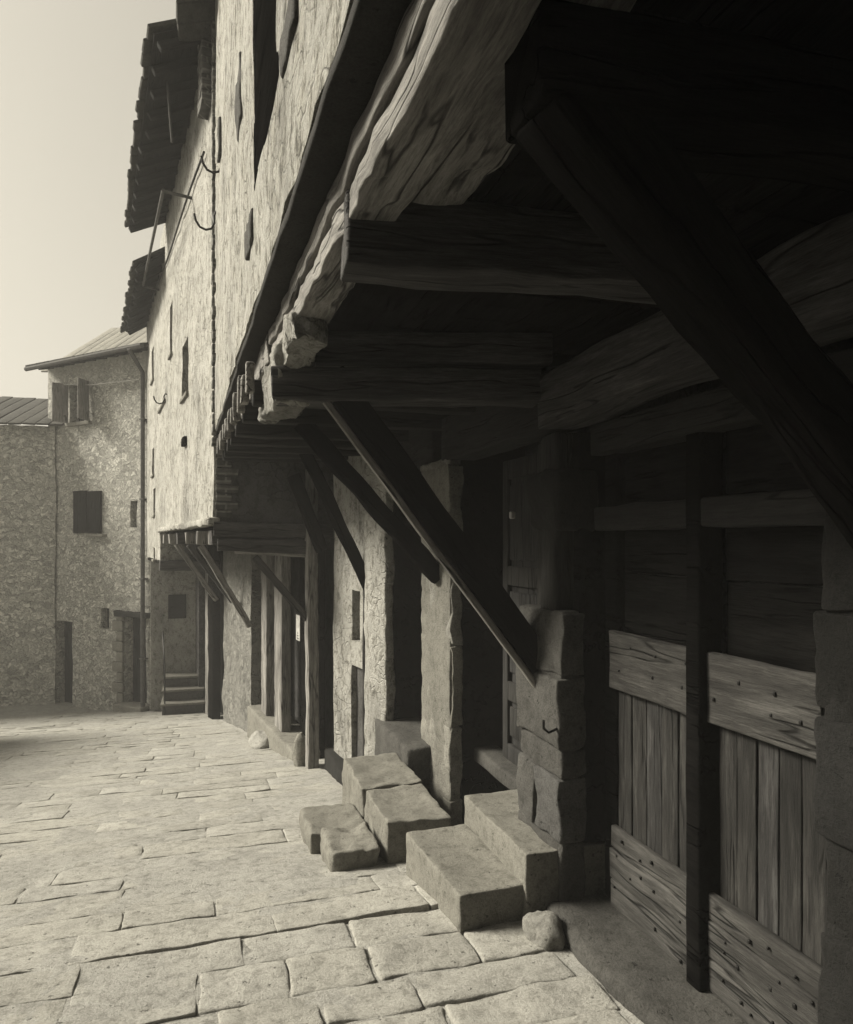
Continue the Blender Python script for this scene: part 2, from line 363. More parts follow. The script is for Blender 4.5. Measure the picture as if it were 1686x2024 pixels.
# upper body, roof
block('upper_floor', H1, M['dplaster'], (-3, 7.3, -2.5, 1.2, 1.06, 1.10), r=0, amp=0, seg=1)
wall('end_wall', H1, M['dplaster'], -3.4, -3, -1.6, 5.2, 4.0, n0=1.2, seg=.5)
bm = bmesh.new()
for k in range(40):
    y = -3.3+k*.275; rbox(bm, (y, 0, 0), (.26, 5.0, .05), Matrix.Translation((0, -.55, 5.75)) @ Matrix.Rotation(-.3, 4, 'X'), .6, .01, .01, seed=k)
link('roof', bm, M['tile'], H1)
# joists (across the street): near point, far point in house frame n; slightly skewed like the old timbers are
def N(x): return 1.6-x
J = [(('joist'), (2.03, N(.40)), (1.88, N(1.75)), .80, .93, .20, 'wx'), ('joist', (1.22, N(.47)), (1.15, N(1.75)), .77, .90, .17, 'wx'),
     ('joist', (3.36, N(.36)), (3.05, N(1.75)), .83, .97, .17, 'wx'), ('joist', (.3, N(.5)), (.3, N(1.75)), .77, .90, .17, 'wx')]
beam('joist', H1, M['lint'], (2.02, N(.385), .87), (1.90, N(1.45), .87), .17, .20, amp=.013)
beam('joist', H1, M['black'], (1.20, N(.56), .86), (1.12, N(1.75), .86), .17, .17, amp=.011)  # near joists coloured black to imitate the shade under the jetty
beam('joist', H1, M['black'], (.35, N(.56), .86), (.3, N(1.75), .86), .17, .17, amp=.011)
beam('joist', H1, M['black'], (-.6, N(.56), .86), (-.6, N(1.75), .86), .17, .17, amp=.011)
beam('joist', H1, M['lint'], (3.42, N(.385), .905), (3.12, N(1.6), .915), .17, .145, amp=.012)
beam('joist', H1, M['lint'], (3.36, N(.305), .715), (3.15, N(1.55), .745), .17, .155, amp=.012, label='lower squared timber carrying the corner post of the jetty, split along its face')
for y in (4.15, 4.8, 5.45, 5.95, 6.4, 6.8, 7.12): beam('joist', H1, M['wx'], (y, fx1(y)-.06, .84), (y-.05, -.2, .85), .12, .13, amp=.01)
for i in range(11):
    bm = bmesh.new(); y = 4.0+i*.31; rbox(bm, (y, fx1(y)-.035, .90+random.uniform(-.02, .02)), (random.uniform(.05, .1), .05, random.uniform(.1, .24)), None, .05, .012, .012, seed=i); link('lath_end', bm, M['wlight'], H1)
block('corner_stone', H1, M['panel'], (2.82, 3.30, 1.13, 1.265, .79, .91), amp=.03, r=.012, seg=.02, freq=10, seed=14)
block('corner_stone', H1, M['panel'], (3.27, 3.78, 1.12, 1.29, .64, .895), amp=.03, r=.012, seg=.02, freq=10, seed=4)
block('corner_stone', H1, M['panel'], (3.74, 4.5, 1.16, 1.265, .72, .91), amp=.03, r=.012, seg=.02, freq=10, seed=6)
# braces
beam('brace', H1, M['wlight'], (3.29, N(.49), .715), (3.22, N(1.60), -.745), .04, .032, amp=.003, r=.006, label='pale weathered lath nailed along the long dark brace')  # pale strip imitates light caught on the lower edge of the brace
beam('brace', H1, M['black'], (3.31, N(.565), .775), (3.25, N(1.675), -.69), .10, .135, amp=.010)
beam('brace', H1, M['black'], (4.80, N(.62), .80), (4.80, N(1.60), -.26), .10, .12, amp=.014)
beam('brace', H1, M['black'], (6.45, N(.80), .98), (6.25, N(1.50), -.58), .09, .11, amp=.014)
beam('brace', H1, M['black'], (1.18, N(.61), .82), (1.28, N(1.75), -.17), .14, .14, amp=.014, bend=.02)
# lintel, posts and piers
beam('lintel', H1, M['lint'], (3.12, N(1.64), .665), (.7, N(1.64), .665), .22, .25, amp=.015, bend=.03)
beam('lintel', H1, M['wx'], (4.7, N(1.68), .70), (3.1, N(1.68), .70), .2, .3)
beam('lintel', H1, M['wx'], (7.1, N(1.45), .74), (4.9, N(1.68), .74), .2, .3)
def pier(name, s0, s1, n0, n1, z0, z1, courses, mat, split=True, amp=.018, label=None, r=.014, gap=.008, core=.014):
    bm = bmesh.new(); z = z0; i = 0
    for hgt in courses:
        if z >= z1: break
        hh = min(hgt, z1-z); a, b = s0+random.uniform(-.02, .02), s1+random.uniform(-.02, .02); nn = n1+random.uniform(-.018, .018)
        if split and i % 3 == 2:
            mid = a+(b-a)*random.uniform(.4, .62)
            for (p, q) in ((a, mid-.008), (mid+.008, b)):
                c, sz = bx(p, q, n0, nn, z, z+hh-gap); rbox(bm, c, sz, None, .035, r, amp, 6, seed=random.random()*30)
        else:
            c, sz = bx(a, b, n0, nn, z, z+hh-gap); rbox(bm, c, sz, None, .035, r, amp, 6, seed=random.random()*30)
        z += hh; i += 1
    c, sz = bx(s0+core, s1-core, n0+.02, n1-core, z0, z1); rbox(bm, c, sz, None, .04, .01, .010, 9)
    return link(name, bm, mat, H1, label=label)
pier('stone_pier', 2.95, 3.40, -.10, .03, -1.95, -.33, [.24, .32, .30, .13, .33, .36, .4], M['granite'], label='rough granite block pier beside the plank doors')
block('post', H1, M['wz'], (3.05, 3.22, -.18, .0, -.345, .52), amp=.012, r=.02)
block('corbel', H1, M['dstone'], (2.98, 3.36, -.2, .02, .05, .35), amp=.03, r=.04, seg=.05)
pier('pilaster', 4.53, 5.19, -.07, .02, -2.1, .57, [.35, .5, .55, .62, .6, .5], M['pil'], split=False, amp=.022, r=.008, gap=.003, core=.004, label='tall pale stone pilaster left of the panelled door')
block('door_lining', H1, M['black'], (3.0, 3.37, -.42, -.095, -1.9, .52), amp=.006)  # black block added behind the pier as its shaded side
block('door_lining', H1, M['black'], (4.55, 5.17, -.55, -.065, -2.0, .78), amp=.006)  # same behind the pilaster: shade built as a black block
FG = fr(1.6, 4.84, -.163, 1)   # ground floor front bends towards the street here
def gpart(name, bm, mat, parent=None, label=None): return link(name, bm, mat, H1, parent, H1.F.inverted() @ FG, label=label)
s3a, _ = hit(FG, 762, 1300); s3b, _ = hit(FG, 720, 1300); s3c, _ = hit(FG, 656, 1300)
bm = bmesh.new(); c, sz = bx(s3a, s3b, -.08, .005, -2.4, .85); rbox(bm, c, sz, None, .05, .02, .022, 4, seed=2)
gpart('pilaster', bm, M['panel'], label='pale stone jamb with worn plaster next to the small slit window')
bm = bmesh.new(); c, sz = bx(s3a+.02, s3b-.02, -.5, -.075, -2.3, .8); rbox(bm, c, sz, None, .1, .01, .006); gpart('door_lining', bm, M['black'])  # black block in place of the shaded side of the jamb
_, wz0 = hit(FG, 700, 1268); _, wz1 = hit(FG, 700, 1168); wa, _ = hit(FG, 708, 1200); wb, _ = hit(FG, 692, 1200)
na, _ = hit(FG, 716, 1400); nb_, _ = hit(FG, 691, 1400); _, nz1 = hit(FG, 700, 1318)
bm = wallm(bmesh.new(), s3b+.01, s3c, -2.4, 1.0, .3, [(wa, wb, wz0, wz1), (na, nb_, -2.3, nz1)], seg=.08, amp=.012, n0=-.02)
pw = gpart('panel_wall', bm, M['panel'])
bm = bmesh.new(); c, sz = bx(wa-.05, wb+.05, -.3, -.24, wz0-.05, wz1+.05); rbox(bm, c, sz, None, .2, 0, 0); gpart('slit_window', bm, M['black'])
bm = bmesh.new(); c, sz = bx(na-.03, nb_+.03, -.12, -.07, -2.35, nz1+.03); rbox(bm, c, sz, None, .1, 0, .004); gpart('niche_board', bm, M['granite'])
bm = bmesh.new(); c, sz = bx(s3b+.0, s3b+.035, -.012, .004, -2.2, -.35); rbox(bm, c, sz, None, .1, .005, .006); gpart('joint_post', bm, M['wz'])
# doors set back in the openings
def panel_door(s0, s1, n, z0, z1, cols=1, mat=M['panelw'], F=None):
    bm = bmesh.new(); c, sz = bx(s0, s1, n-.05, n-.02, z0, z1); rbox(bm, c, sz, None, .3, 0, 0)
    st = .075
    rails = [z0, z0+.38, z1-.75, z1-.08]
    for a in [s0+(s1-s0)*k/cols for k in range(cols+1)]:
        aa = min(max(a, s0+st/2), s1-st/2); c, sz = bx(aa-st/2, aa+st/2, n-.02, n+.012, z0, z1); rbox(bm, c, sz, None, .3, .006, .001)
    for zr in (z0+.06, z0+.46, z0+1.2, z1-.06): c, sz = bx(s0, s1, n-.02, n+.009, zr-.06, zr+.06); rbox(bm, c, sz, None, .3, .006, .001)
    for k in range(cols):
        a, b = s0+(s1-s0)*k/cols+st, s0+(s1-s0)*(k+1)/cols-st
        for (c0, c1) in ((z0+.17, z0+.36), (z0+.58, z0+1.1), (z0+1.3, z1-.16)):
            if b-a > .05: c, sz = bx(a, b, n-.02, n-.004, c0, c1); rbox(bm, c, sz, None, .3, .01, .001)
    return bm
# opening between pier and pilaster
d = link('door', panel_door(3.72, 4.30, -.28, -1.42, .52, 1), M['panelw'], H1, label='panelled wooden door leaf behind the granite steps')
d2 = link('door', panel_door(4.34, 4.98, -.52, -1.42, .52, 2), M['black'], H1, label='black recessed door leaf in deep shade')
block('door_frame', H1, M['wz'], (3.60, 3.70, -.34, -.22, -1.44, .56))
block('door_sill', H1, M['granite'], (3.38, 4.55, -.34, -.16, -1.5, -1.40), r=.02, amp=.008)
# opening between pilaster and jamb
link('door', panel_door(5.35, 5.85, -.24, -1.46, .5, 1), M['panelw'], H1, label='narrow panelled door in the opening left of the stone pilaster')
link('door', panel_door(5.88, 6.3, -.2, -1.46, .5, 1), M['black'], H1)
block('door_sill', H1, M['granite'], (4.95, 5.95, -.3, .2, -2.15, -1.50), r=.03, amp=.014, label='thick rough door sill block between pilaster and jamb')
block('plinth', H1, M['dstone'], (6.0, 7.25, .05, .42, -2.4, -2.10), r=.03, amp=.02)
wall('back_wall', H1, M['dplaster'], -3, 7.4, -2.4, 1.05, .3, n0=-.60, seg=.4)
# right of the pier: big plank doors
ZS = -1.66
def leaf(s0, s1, label):
    bm = bmesh.new(); n = 5; wv = (s1-s0)/n
    for k in range(n):
        c, sz = bx(s0+k*wv+.003, s0+(k+1)*wv-.003, -.235, -.205+random.uniform(-.003, .003), ZS+.02, -.42); rbox(bm, c, sz, None, .15, .005, .004, 6, seed=k+s0)
    lf = link('door_leaf', bm, M['doorz'], H1, label=label)
    for (z0, z1, off) in ((ZS+.01, ZS+.13, .0), (ZS+.135, ZS+.27, .002), (ZS+.275, ZS+.37, -.003)):
        bm = bmesh.new(); c, sz = bx(s0-.01, s1+.01, -.2, -.168+off, z0, z1); rbox(bm, c, sz, None, .06, .007, .004, 6, seed=z0*9)
        link('bottom_board', bm, M['doorx'], H1, lf)
    bm = bmesh.new()
    for k in range(3): c, sz = bx(s0+.006, s1-.006, -.262, -.235, -.43+k*.29, -.146+k*.29); rbox(bm, c, sz, None, .1, .006, .005, 6, seed=k+s0)
    link('upper_board', bm, M['soffit'], H1, lf)
    bm = bmesh.new(); c, sz = bx(s0-.015, s1+.015, -.2, -.165, -.665, -.405); rbox(bm, c, sz, None, .05, .008, .006, 6, seed=s0); link('top_board', bm, M['doorx'], H1, lf)
    for zr in (ZS+.05, ZS+.09, ZS+.19, ZS+.24, ZS+.32, -.48, -.58):
        for k in range(4):
            if random.random() < .35: continue
            p = Vector((s0+.05+(s1-s0-.1)*k/3+random.uniform(-.04, .04), -.164, zr+random.uniform(-.02, .02)))
            bm = bmesh.new(); q_ = random.uniform(.007, .014); rbox(bm, p, (q_, .010, q_*1.2), None, .05, .004, .002); link('nail', bm, M['iron'], H1, lf)
    return lf
leaf(2.30, 2.84, 'left weathered plank door leaf with nailed boards')
leaf(1.70, 2.18, 'right weathered plank door leaf half hidden in shade')
block('door_post', H1, M['black'], (2.19, 2.27, -.24, -.13, ZS, .52), amp=.004)
block('door_head', H1, M['wx'], (1.5, 2.95, -.26, -.14, .05, .16), amp=.008)
block('door_head', H1, M['wx'], (1.5, 2.95, -.26, -.12, .40, .54), amp=.008)
block('door_frame', H1, M['black'], (2.85, 2.95, -.27, -.2, ZS, .52), amp=.004)
block('threshold', H1, M['granite'], (1.55, 2.98, -.3, .11, -1.95, -1.655), r=.045, amp=.02, seg=.05, label='long worn threshold slab under the plank doors')
pier('stone_pier', .4, 1.66, -.35, -.12, -1.75, .54, [.3, .33, .26, .36, .3, .28, .4], M['dstone'], label='rough wall pier at the edge of the plank doors')
wall('ground_wall', H1, M['rub'], -3, .42, -1.8, 1.0, .3, n0=-.1, seg=.3)
bm = bmesh.new(); tube(bm, [(2.95, .04, -.86), (2.93, .10, -.87), (2.9, .14, -.84), (2.88, .15, -.80)], .006); link('iron_hook', bm, M['iron'], H1)
block('insulator', H1, M['paper'], (3.50, 3.53, .0, .03, .12, .16), r=.008, amp=.003)

# ------------------------------------------------------------------ stone steps standing against the near house
def thing_block(name, mat, parts_, label, cat, group=None, rot=0):
    """parts_: list of boxes x0,x1,y0,y1,z0,z1 in the world, one mesh"""
    xs0 = (parts_[0][0]+parts_[0][1])/2; ys0 = (parts_[0][2]+parts_[0][3])/2; zb = min(p[4] for p in parts_)
    bm = bmesh.new()
    for k, p in enumerate(parts_):
        c, sz = bx(*p[:6]); am, rr = (p[6], p[7]) if len(p) > 6 else (.01, .025)
        rbox(bm, Vector(c)-Vector((xs0, ys0, zb)), sz, None, .03, rr, am, 8, taper=lambda p, h: Vector((p.x, p.y, p.z-(.014*(1-(p.x/h[0])**2)*(1-(p.y/h[1])**4) if p.z > 0 else 0))), seed=k+xs0*9+ys0)
    o = link(name, bm, mat, F=Matrix.Translation((xs0, ys0, zb)) @ Matrix.Rotation(rot, 4, 'Z')); return tag(o, label, cat, group)
G = 'stone steps along the right wall'
thing_block('stone_step', M['step'], [(1.07, 1.42, 2.99, 3.74, -1.84, -1.577, .007, .011)], 'low dressed granite step with dark end face in front of the upper slab', 'step', G, R(3))
thing_block('stone_step', M['step'], [(1.405, 1.96, 2.97, 3.78, -1.84, -1.43, .007, .010)], 'upper granite slab below the panelled door', 'step', G)
thing_block('stone_step', M['step'], [(1.0, 1.385, 3.94, 4.53, -2.05, -1.606, .015, .014)], 'nearer block of the two tall stone blocks before the pilaster', 'step', G)
thing_block('stone_step', M['step'], [(.985, 1.40, 4.55, 5.22, -2.2, -1.60, .015, .014)], 'farther block of the two tall stone blocks before the pilaster', 'step', G)
thing_block('stone_step', M['step'], [(.67, .96, 3.93, 4.30, -2.0, -1.73, .028, .022)], 'low rounded broken stone with a chipped corner on the street', 'step', G)
thing_block('stone_step', M['step'], [(.62, .97, 4.32, 4.80, -2.1, -1.775, .022, .022)], 'flat rounded stone behind the chipped stone on the street', 'step', G)
def boulder(name, c, r, label, mat, sq=(1, 1, 1)):
    bm = bmesh.new(); bmesh.ops.create_icosphere(bm, subdivisions=4, radius=1)
    for v in bm.verts:
        p = v.co.copy(); k = 1+.22*noise.noise(p*1.3+Vector(c))+.07*noise.noise(p*4+Vector(c)); v.co = Vector((p.x*r*sq[0], p.y*r*sq[1], p.z*r*sq[2]))*k
    return tag(link(name, bm, mat, F=Matrix.Translation(c)), label, 'stone')
boulder('boulder', (1.43, 2.83, -1.72), .11, 'rounded cobble at the foot of the granite pier', M['step'], (.8, 1, .9))

# ================================================================== MIDDLE HOUSE
F2 = fr(.1+.1395*7.4, 0, -.1395, 1)                     # jettied front; s is nearly the world Y
k2 = 1/math.sqrt(1+.1395**2)
def S2(y): return y/k2
H2 = House('plastered_house', F2, -3.4, S2(11.5), 'tall pale plastered house with broken eaves and low timber jetty beyond the dark side wall', 'house')
def h2(px, py, n=0): return hit(F2, px, py, n)
Y0, Y1 = S2(7.42), S2(16.4)
hs = []
for (a, b, c_, d) in ((360, 372, 675, 782), (315, 328, 748, 800), (300, 304, 690, 752), (301, 305, 885, 938), (303, 307, 965, 1018), (303, 306, 1082, 1105), (336, 341, 600, 700)):
    sa, z1 = h2(b, c_); sb, _ = h2(a, c_); _, z0 = h2((a+b)/2, d); _, z1 = h2((a+b)/2, c_); hs.append((sa, sb, z0, z1))
hs = [h for h in hs if h[1] < Y1-.1]
sj = S2(13.2)
uw2 = wall('upper_wall', H2, M['plaster2'], Y0, sj, .2, 5.2, .4, [h for h in hs if h[1] < sj-.05], seg=.1, amp=.012, rag=.03)
uw3 = wall('upper_wall', H2, M['plaster2'], sj+.001, Y1, -.33, 4.75, .4, [h for h in hs if h[0] > sj+.05], seg=.12, amp=.012, rag=.03)
for h in hs:
    d = block('window', H2, M['glass'], (h[0]-.02, h[1]+.02, -.2, -.15, h[2]-.02, h[3]+.02), r=0, amp=0, seg=1)
    block('sill', H2, M['pil'], (h[0]-.03, h[1]+.03, -.1, .035, h[2]-.05, h[2]-.002), d, r=.01)
s_, z_ = h2(366, 872); block('put_hole', H2, M['black'], (s_-.14, s_+.14, -.02, .035, z_-.06, z_+.05), r=.01, amp=.015)
s_, z_ = h2(322, 690)
# flaring lower lip of the plaster and row of joist ends
block('plaster_lip', H2, M['plaster2'], (Y0-.02, sj+.2, -.05, .055, .16, .235), r=.02, amp=.02, seg=.06)
for i in range(11):
    s = Y0+.15+i*.52; beam('joist', H2, M['wlz' if i % 3 else 'lint'], (s, .0-.06*(i % 2), .04), (s, -1.1, .04), .13, .15, amp=.016, r=.006)
# side wall facing us, in the plane y = 7.42
FS = fr(.11, 7.42, 1, 0)     # local x to the right, n points towards... -> flip below
def side(name, mat, x0, x1, z0, z1, y0=7.42, y1=7.6, amp=.006, seg=.08, r=.01, smooth=True, label=None):
    bm = bmesh.new(); rbox(bm, ((x0+x1)/2, (y0+y1)/2, (z0+z1)/2), (x1-x0, y1-y0, z1-z0), None, seg, r, amp, 5)
    return link(name, bm, mat, H2, None, H2.F.inverted(), label=label)
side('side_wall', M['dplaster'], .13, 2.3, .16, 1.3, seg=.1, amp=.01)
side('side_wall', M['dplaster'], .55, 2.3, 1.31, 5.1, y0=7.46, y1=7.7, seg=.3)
for i in range(10):
    bm = bmesh.new(); z = .27+i*.085; rbox(bm, (.20+(.03 if i % 2 else 0), 7.45, z), (.22 if i % 2 else .15, .09, .07), None, .05, .01, .006, 6, seed=i); link('quoin', bm, M['brick'], H2, None, H2.F.inverted())
H2i = H2.F.inverted()
def wbeam(name, mat, p0, p1, w_, d_, label=None, **k):
    return beam(name, H2, mat, H2i @ Vector(p0), H2i @ Vector(p1), w_, d_, label=label, **k)
wbeam('side_beam', M['lint'], (.10, 7.46, .125), (1.3, 7.46, .10), .16, .15, amp=.012)
wbeam('side_beam', M['lint'], (.14, 7.44, -.03), (1.12, 7.44, -.07), .16, .13, amp=.012)
wbeam('side_beam', M['wlight'], (.30, 7.415, -.105), (1.06, 7.415, -.15), .05, .035, amp=.004)
# corner post and braces
ZP = zg(7.3)
wbeam('post', M['wlight'], (1.075, 7.36, ZP-.05), (1.06, 7.36, .75), .11, .12, amp=.012, label='pale weathered corner post of the low jetty standing on the street')
wbeam('brace', M['lint'], (.50, 7.44, -.16), (1.03, 7.40, -.80), .10, .075, label='pale straight brace running down to the corner post')
wbeam('brace', M['black'], (.86, 7.2, .66), (1.16, 7.25, -.10), .09, .12)
FG2 = fr(1.15+.1395*7.3, 0, -.1395, 1)
def g2(name, bm, mat, parent=None, label=None): return link(name, bm, mat, H2, parent, H2.F.inverted() @ FG2, label=label)
def gs(px): return hit(FG2, px, 1300)[0]
def gbox(name, mat, px1, px0, n0, n1, z0, z1, amp=.006, seg=.08, r=.012, parent=None, label=None):
    bm = bmesh.new(); c, sz = bx(gs(px0), gs(px1), n0, n1, z0, z1); rbox(bm, c, sz, None, seg, r, amp, 6); return g2(name, bm, mat, parent, label)
# ground floor front from near to far
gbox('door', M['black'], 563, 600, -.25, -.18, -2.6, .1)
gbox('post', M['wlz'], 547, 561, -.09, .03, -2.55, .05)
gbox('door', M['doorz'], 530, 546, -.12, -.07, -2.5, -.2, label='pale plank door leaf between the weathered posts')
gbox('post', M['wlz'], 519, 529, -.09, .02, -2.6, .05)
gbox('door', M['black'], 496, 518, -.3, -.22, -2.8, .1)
bm = wallm(bmesh.new(), gs(496), gs(441), -3.5, .05, .35, seg=.12, amp=.03); g2('rubble_wall', bm, M['rub'])
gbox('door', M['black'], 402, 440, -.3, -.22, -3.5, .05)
gbox('post', M['black'], 426, 436, .0, .14, -3.35, .0, amp=.01)
gbox('post', M['wlz'], 414, 421, -.02, .08, -3.4, .0, amp=.01)
gbox('post', M['lint'], 396, 403, -.02, .1, -3.5, -.1, amp=.01)
gbox('door_sill', M['step'], 505, 600, -.3, .12, -2.8, -2.32, amp=.012, r=.03, seg=.06)
for (s, dz, m_) in ((S2(10.1), .15, 'wlight'), (S2(11.4), -.1, 'lint'), (S2(13.0), 0, 'wlight')):
    beam('brace', H2, M[m_], (s, -.25, -.05), (s+.1, -.93, -1.05-dz), .07, .08, amp=.012)
bm = bmesh.new(); c, sz = bx(Y0+.2, Y1-.4, -1.3, -.1, .12, .16); rbox(bm, c, sz, None, 1, 0, 0); link('floorboard', bm, M['soffit'], H2)
s_ = S2(13.1); beam('side_beam', H2, M['lint'], (s_, .02, -.42), (s_+.02, -.75, -.44), .14, .17)
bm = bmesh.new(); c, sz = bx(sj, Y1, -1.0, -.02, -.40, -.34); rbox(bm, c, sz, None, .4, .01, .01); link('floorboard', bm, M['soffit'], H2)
wall('back_wall', H2, M['dplaster'], S2(7.7), S2(16.0), -3.6, .2, .3, n0=-1.45, seg=.5)
# light recess wall at the far stairs, facing us
bm = bmesh.new(); rbox(bm, (-.30, 16.1, -1.9), (1.5, .2, 3.3), None, .12, .01, .01); link('recess_wall', bm, M['panel'], H2, None, H2i, label='pale plastered wall behind the little flight of steps')
bm = bmesh.new(); rbox(bm, (-.52, 15.99, -1.38), (.36, .06, .5), None, .2, .01, .002); link('window', bm, M['black'], H2, None, H2i)
# roof eaves
def eaves(s0, s1, zw, zo, ov, seed):
    bm = bmesh.new(); sl = math.atan2(zw-zo, ov); n = int((s1-s0)/.21)
    for k in range(n):
        s = s0+(k+.5)*(s1-s0)/n
        rbox(bm, (0, 0, 0), ((s1-s0)/n-.012+random.uniform(-.01, .01), 2.4+random.uniform(-.06, .05), .045), Matrix.Translation((s, ov-1.2*math.cos(sl), zo+1.2*math.sin(sl)+.06+random.uniform(-.012, .012))) @ Matrix.Rotation(-sl, 4, 'X'), .3, .012, .006, seed=k+seed)
    rf = link('roof', bm, M['tile'], H2)
    bm = bmesh.new()
    c, sz = bx(s0+.03, s1-.03, ov-.9, ov-.06, 0, .025)
    rbox(bm, (0, 0, 0), (s1-s0-.06, .95, .02), Matrix.Translation(((s0+s1)/2, ov-.5, zo+.5*math.tan(sl)-.005)) @ Matrix.Rotation(-sl, 4, 'X'), .3, .004, .004)
    link('roof_boarding', bm, M['wx'], H2, rf)
    k = s0+.12
    while k < s1:
        dx = random.uniform(-.02, .02)
        beam('rafter', H2, M['wx'], (k+dx, ov-.07-random.uniform(0, .07), zo-.035), (k, -.35, zo+(ov+.28)*math.tan(sl)-.035), .075, .085, rf)
        k += .42
eaves(S2(7.5), S2(12.35), 5.25, 4.93, .62, 3)
eaves(S2(12.37), Y1+.1, 4.72, 4.40, .50, 60)
# brick corner pier under the eaves with put holes
bm = bmesh.new()
for i in range(14):
    z = 4.42+i*.085
    rbox(bm, (Y0+.22+(.02 if i % 2 else -.01), .045, z), (.30, .11, .07), None, .06, .012, .012, 6, seed=i)
    if i % 4 == 3: rbox(bm, (Y0+.5, .03, z), (.22, .08, .09), None, .06, .012, .012, 6, seed=i+20)
link('brick_pier', bm, M['brick'], H2)
# iron wall hooks
def hook(px, py, sc, label):
    s, z = h2(px, py); bm = bmesh.new(); sc *= 1.0
    tube(bm, [(0, -.03, .12*sc), (0, .03*sc, .125*sc), (0, .05*sc, .08*sc), (0, .045*sc, .02*sc), (0, .07*sc, -.035*sc), (0, .12*sc, -.055*sc), (0, .17*sc, -.04*sc), (0, .205*sc, .01*sc), (0, .22*sc, .07*sc)], .011, 7)
    o = link('wall_hook', bm, M['iron'], F=F2 @ Matrix.Translation((s, 0, z))); tag(o, label, 'hook', 'iron hooks on the pale wall')
hook(448, 335, 1.0, 'upper curled iron hook on the pale wall beside the brick edge'); hook(434, 447, 1.05, 'lower curled iron hook on the pale wall beside the brick edge')
hook(330, 793, .9, 'small iron hook under the little window of the pale wall')
# drying rail: two arms and a bar
root = bpy.data.objects.new('drying_rail', None); C.objects.link(root); s1_, z1_ = h2(380, 392); s2_, z2_ = h2(315, 573)
RM = F2 @ Matrix.Translation((s1_, 0, z1_)); root.matrix_world = RM; WM[root.name] = RM; tag(root, 'long metal drying rail on two arms high on the pale wall', 'rail')
for nm, pts in (('arm', [(0, -.02, 0), (0, .34, .02)]), ('arm', [(s2_-s1_, -.02, z2_-z1_), (s2_-s1_, .28, z2_-z1_+.02)]), ('bar', [(-.02, .33, .02), (s2_-s1_+.02, .27, z2_-z1_+.02)])):
    bm = bmesh.new(); tube(bm, pts, .02); o = link(nm, bm, M['zinc'], F=Matrix.Identity(4)); o.parent = root; o.matrix_basis = Matrix.Identity(4)
bm = bmesh.new(); s1_, z1_ = h2(409, 302); s2_, z2_ = h2(306, 590); tube(bm, [(s1_+(s2_-s1_)*t/8, .03+.01*math.sin(t), z1_+(z2_-z1_)*t/8) for t in range(9)], .013)
tag(link('cable', bm, M['iron'], F=F2), 'dark cable running down the pale wall under the eaves', 'cable')
bm = bmesh.new(); tube(bm, [(S2(8.3), .35, 5.0), (S2(8.3), .3, 4.35)], .012); tag(link('hanging_wire', bm, M['zinc'], F=F2), 'thin pale wire hanging from the eaves by the brick corner', 'wire')
# notice
bm = bmesh.new(); c, sz = bx(gs(590), gs(582), .02, .03, -1.05, -.72); s_, zt = hit(FG2, 586, 1216); s_, zb_ = hit(FG2, 586, 1266)
rbox(bm, (0, 0, 0), (.16, .008, zt-zb_), None, .2, .002, 0); 
no = link('notice', bm, M['paper'], F=FG2 @ Matrix.Translation((s_, -.02, (zt+zb_)/2))); tag(no, 'narrow white paper notice on the dark door beside the corner post', 'notice')
bm = bmesh.new()
for k in range(3): rbox(bm, (0, .0055, -.12+k*.03), (.07-.02*k, .002, .012), None, .2, 0, 0)
o = link('print_mark', bm, M['iron'], F=Matrix.Identity(4)); o.parent = no; o.matrix_basis = Matrix.Identity(4)
boulder('boulder', (.72, 9.3, zg(9.3)+.05), .19, 'large worn boulder at the foot of the door sill near the rubble wall', M['dust'], (.8, 1.3, .8))
boulder('boulder', (.98, 7.55, zg(7.5)+.12), .13, 'small upright stone leaning at the foot of the corner post', M['pil'], (.6, .8, 1.8))
# far stair
st = bpy.data.objects.new('door_stair', None); C.objects.link(st); st.location = (-.4, 15.4, zg(15.2)); WM['door_stair'] = Matrix.Translation(st.location); tag(st, 'little flight of three stone steps with iron rail at the far end of the jetty', 'stairs')
for k in range(3):
    zt = zg(15.0)+.22*(k+1)
    bm = bmesh.new(); rbox(bm, (-.38, 15.55+.17*k, zt-.16-.1*k), (.78-.02*k, 1.1-.2*k, .22+.2*k), None, .1, .012, .006); link('riser', bm, M['granite'], parent=st)
    bm = bmesh.new(); rbox(bm, (-.38, 15.5+.17*k, zt-.02), (.84-.02*k, 1.06-.2*k, .045), None, .08, .012, .004); link('tread', bm, M['step'], parent=st)
bm = bmesh.new(); zt = zg(15)
tube(bm, [(-.72, 15.0, zt), (-.72, 15.0, zt+.95), (-.78, 15.5, zt+1.5), (-.8, 15.9, zt+1.55)], .014)
for k in range(4): tube(bm, [(-.74-.015*k, 15.2+.2*k, zt+.5), (-.74-.015*k, 15.2+.2*k, zt+1.12+.13*k)], .008)
link('handrail', bm, M['iron'], parent=st)

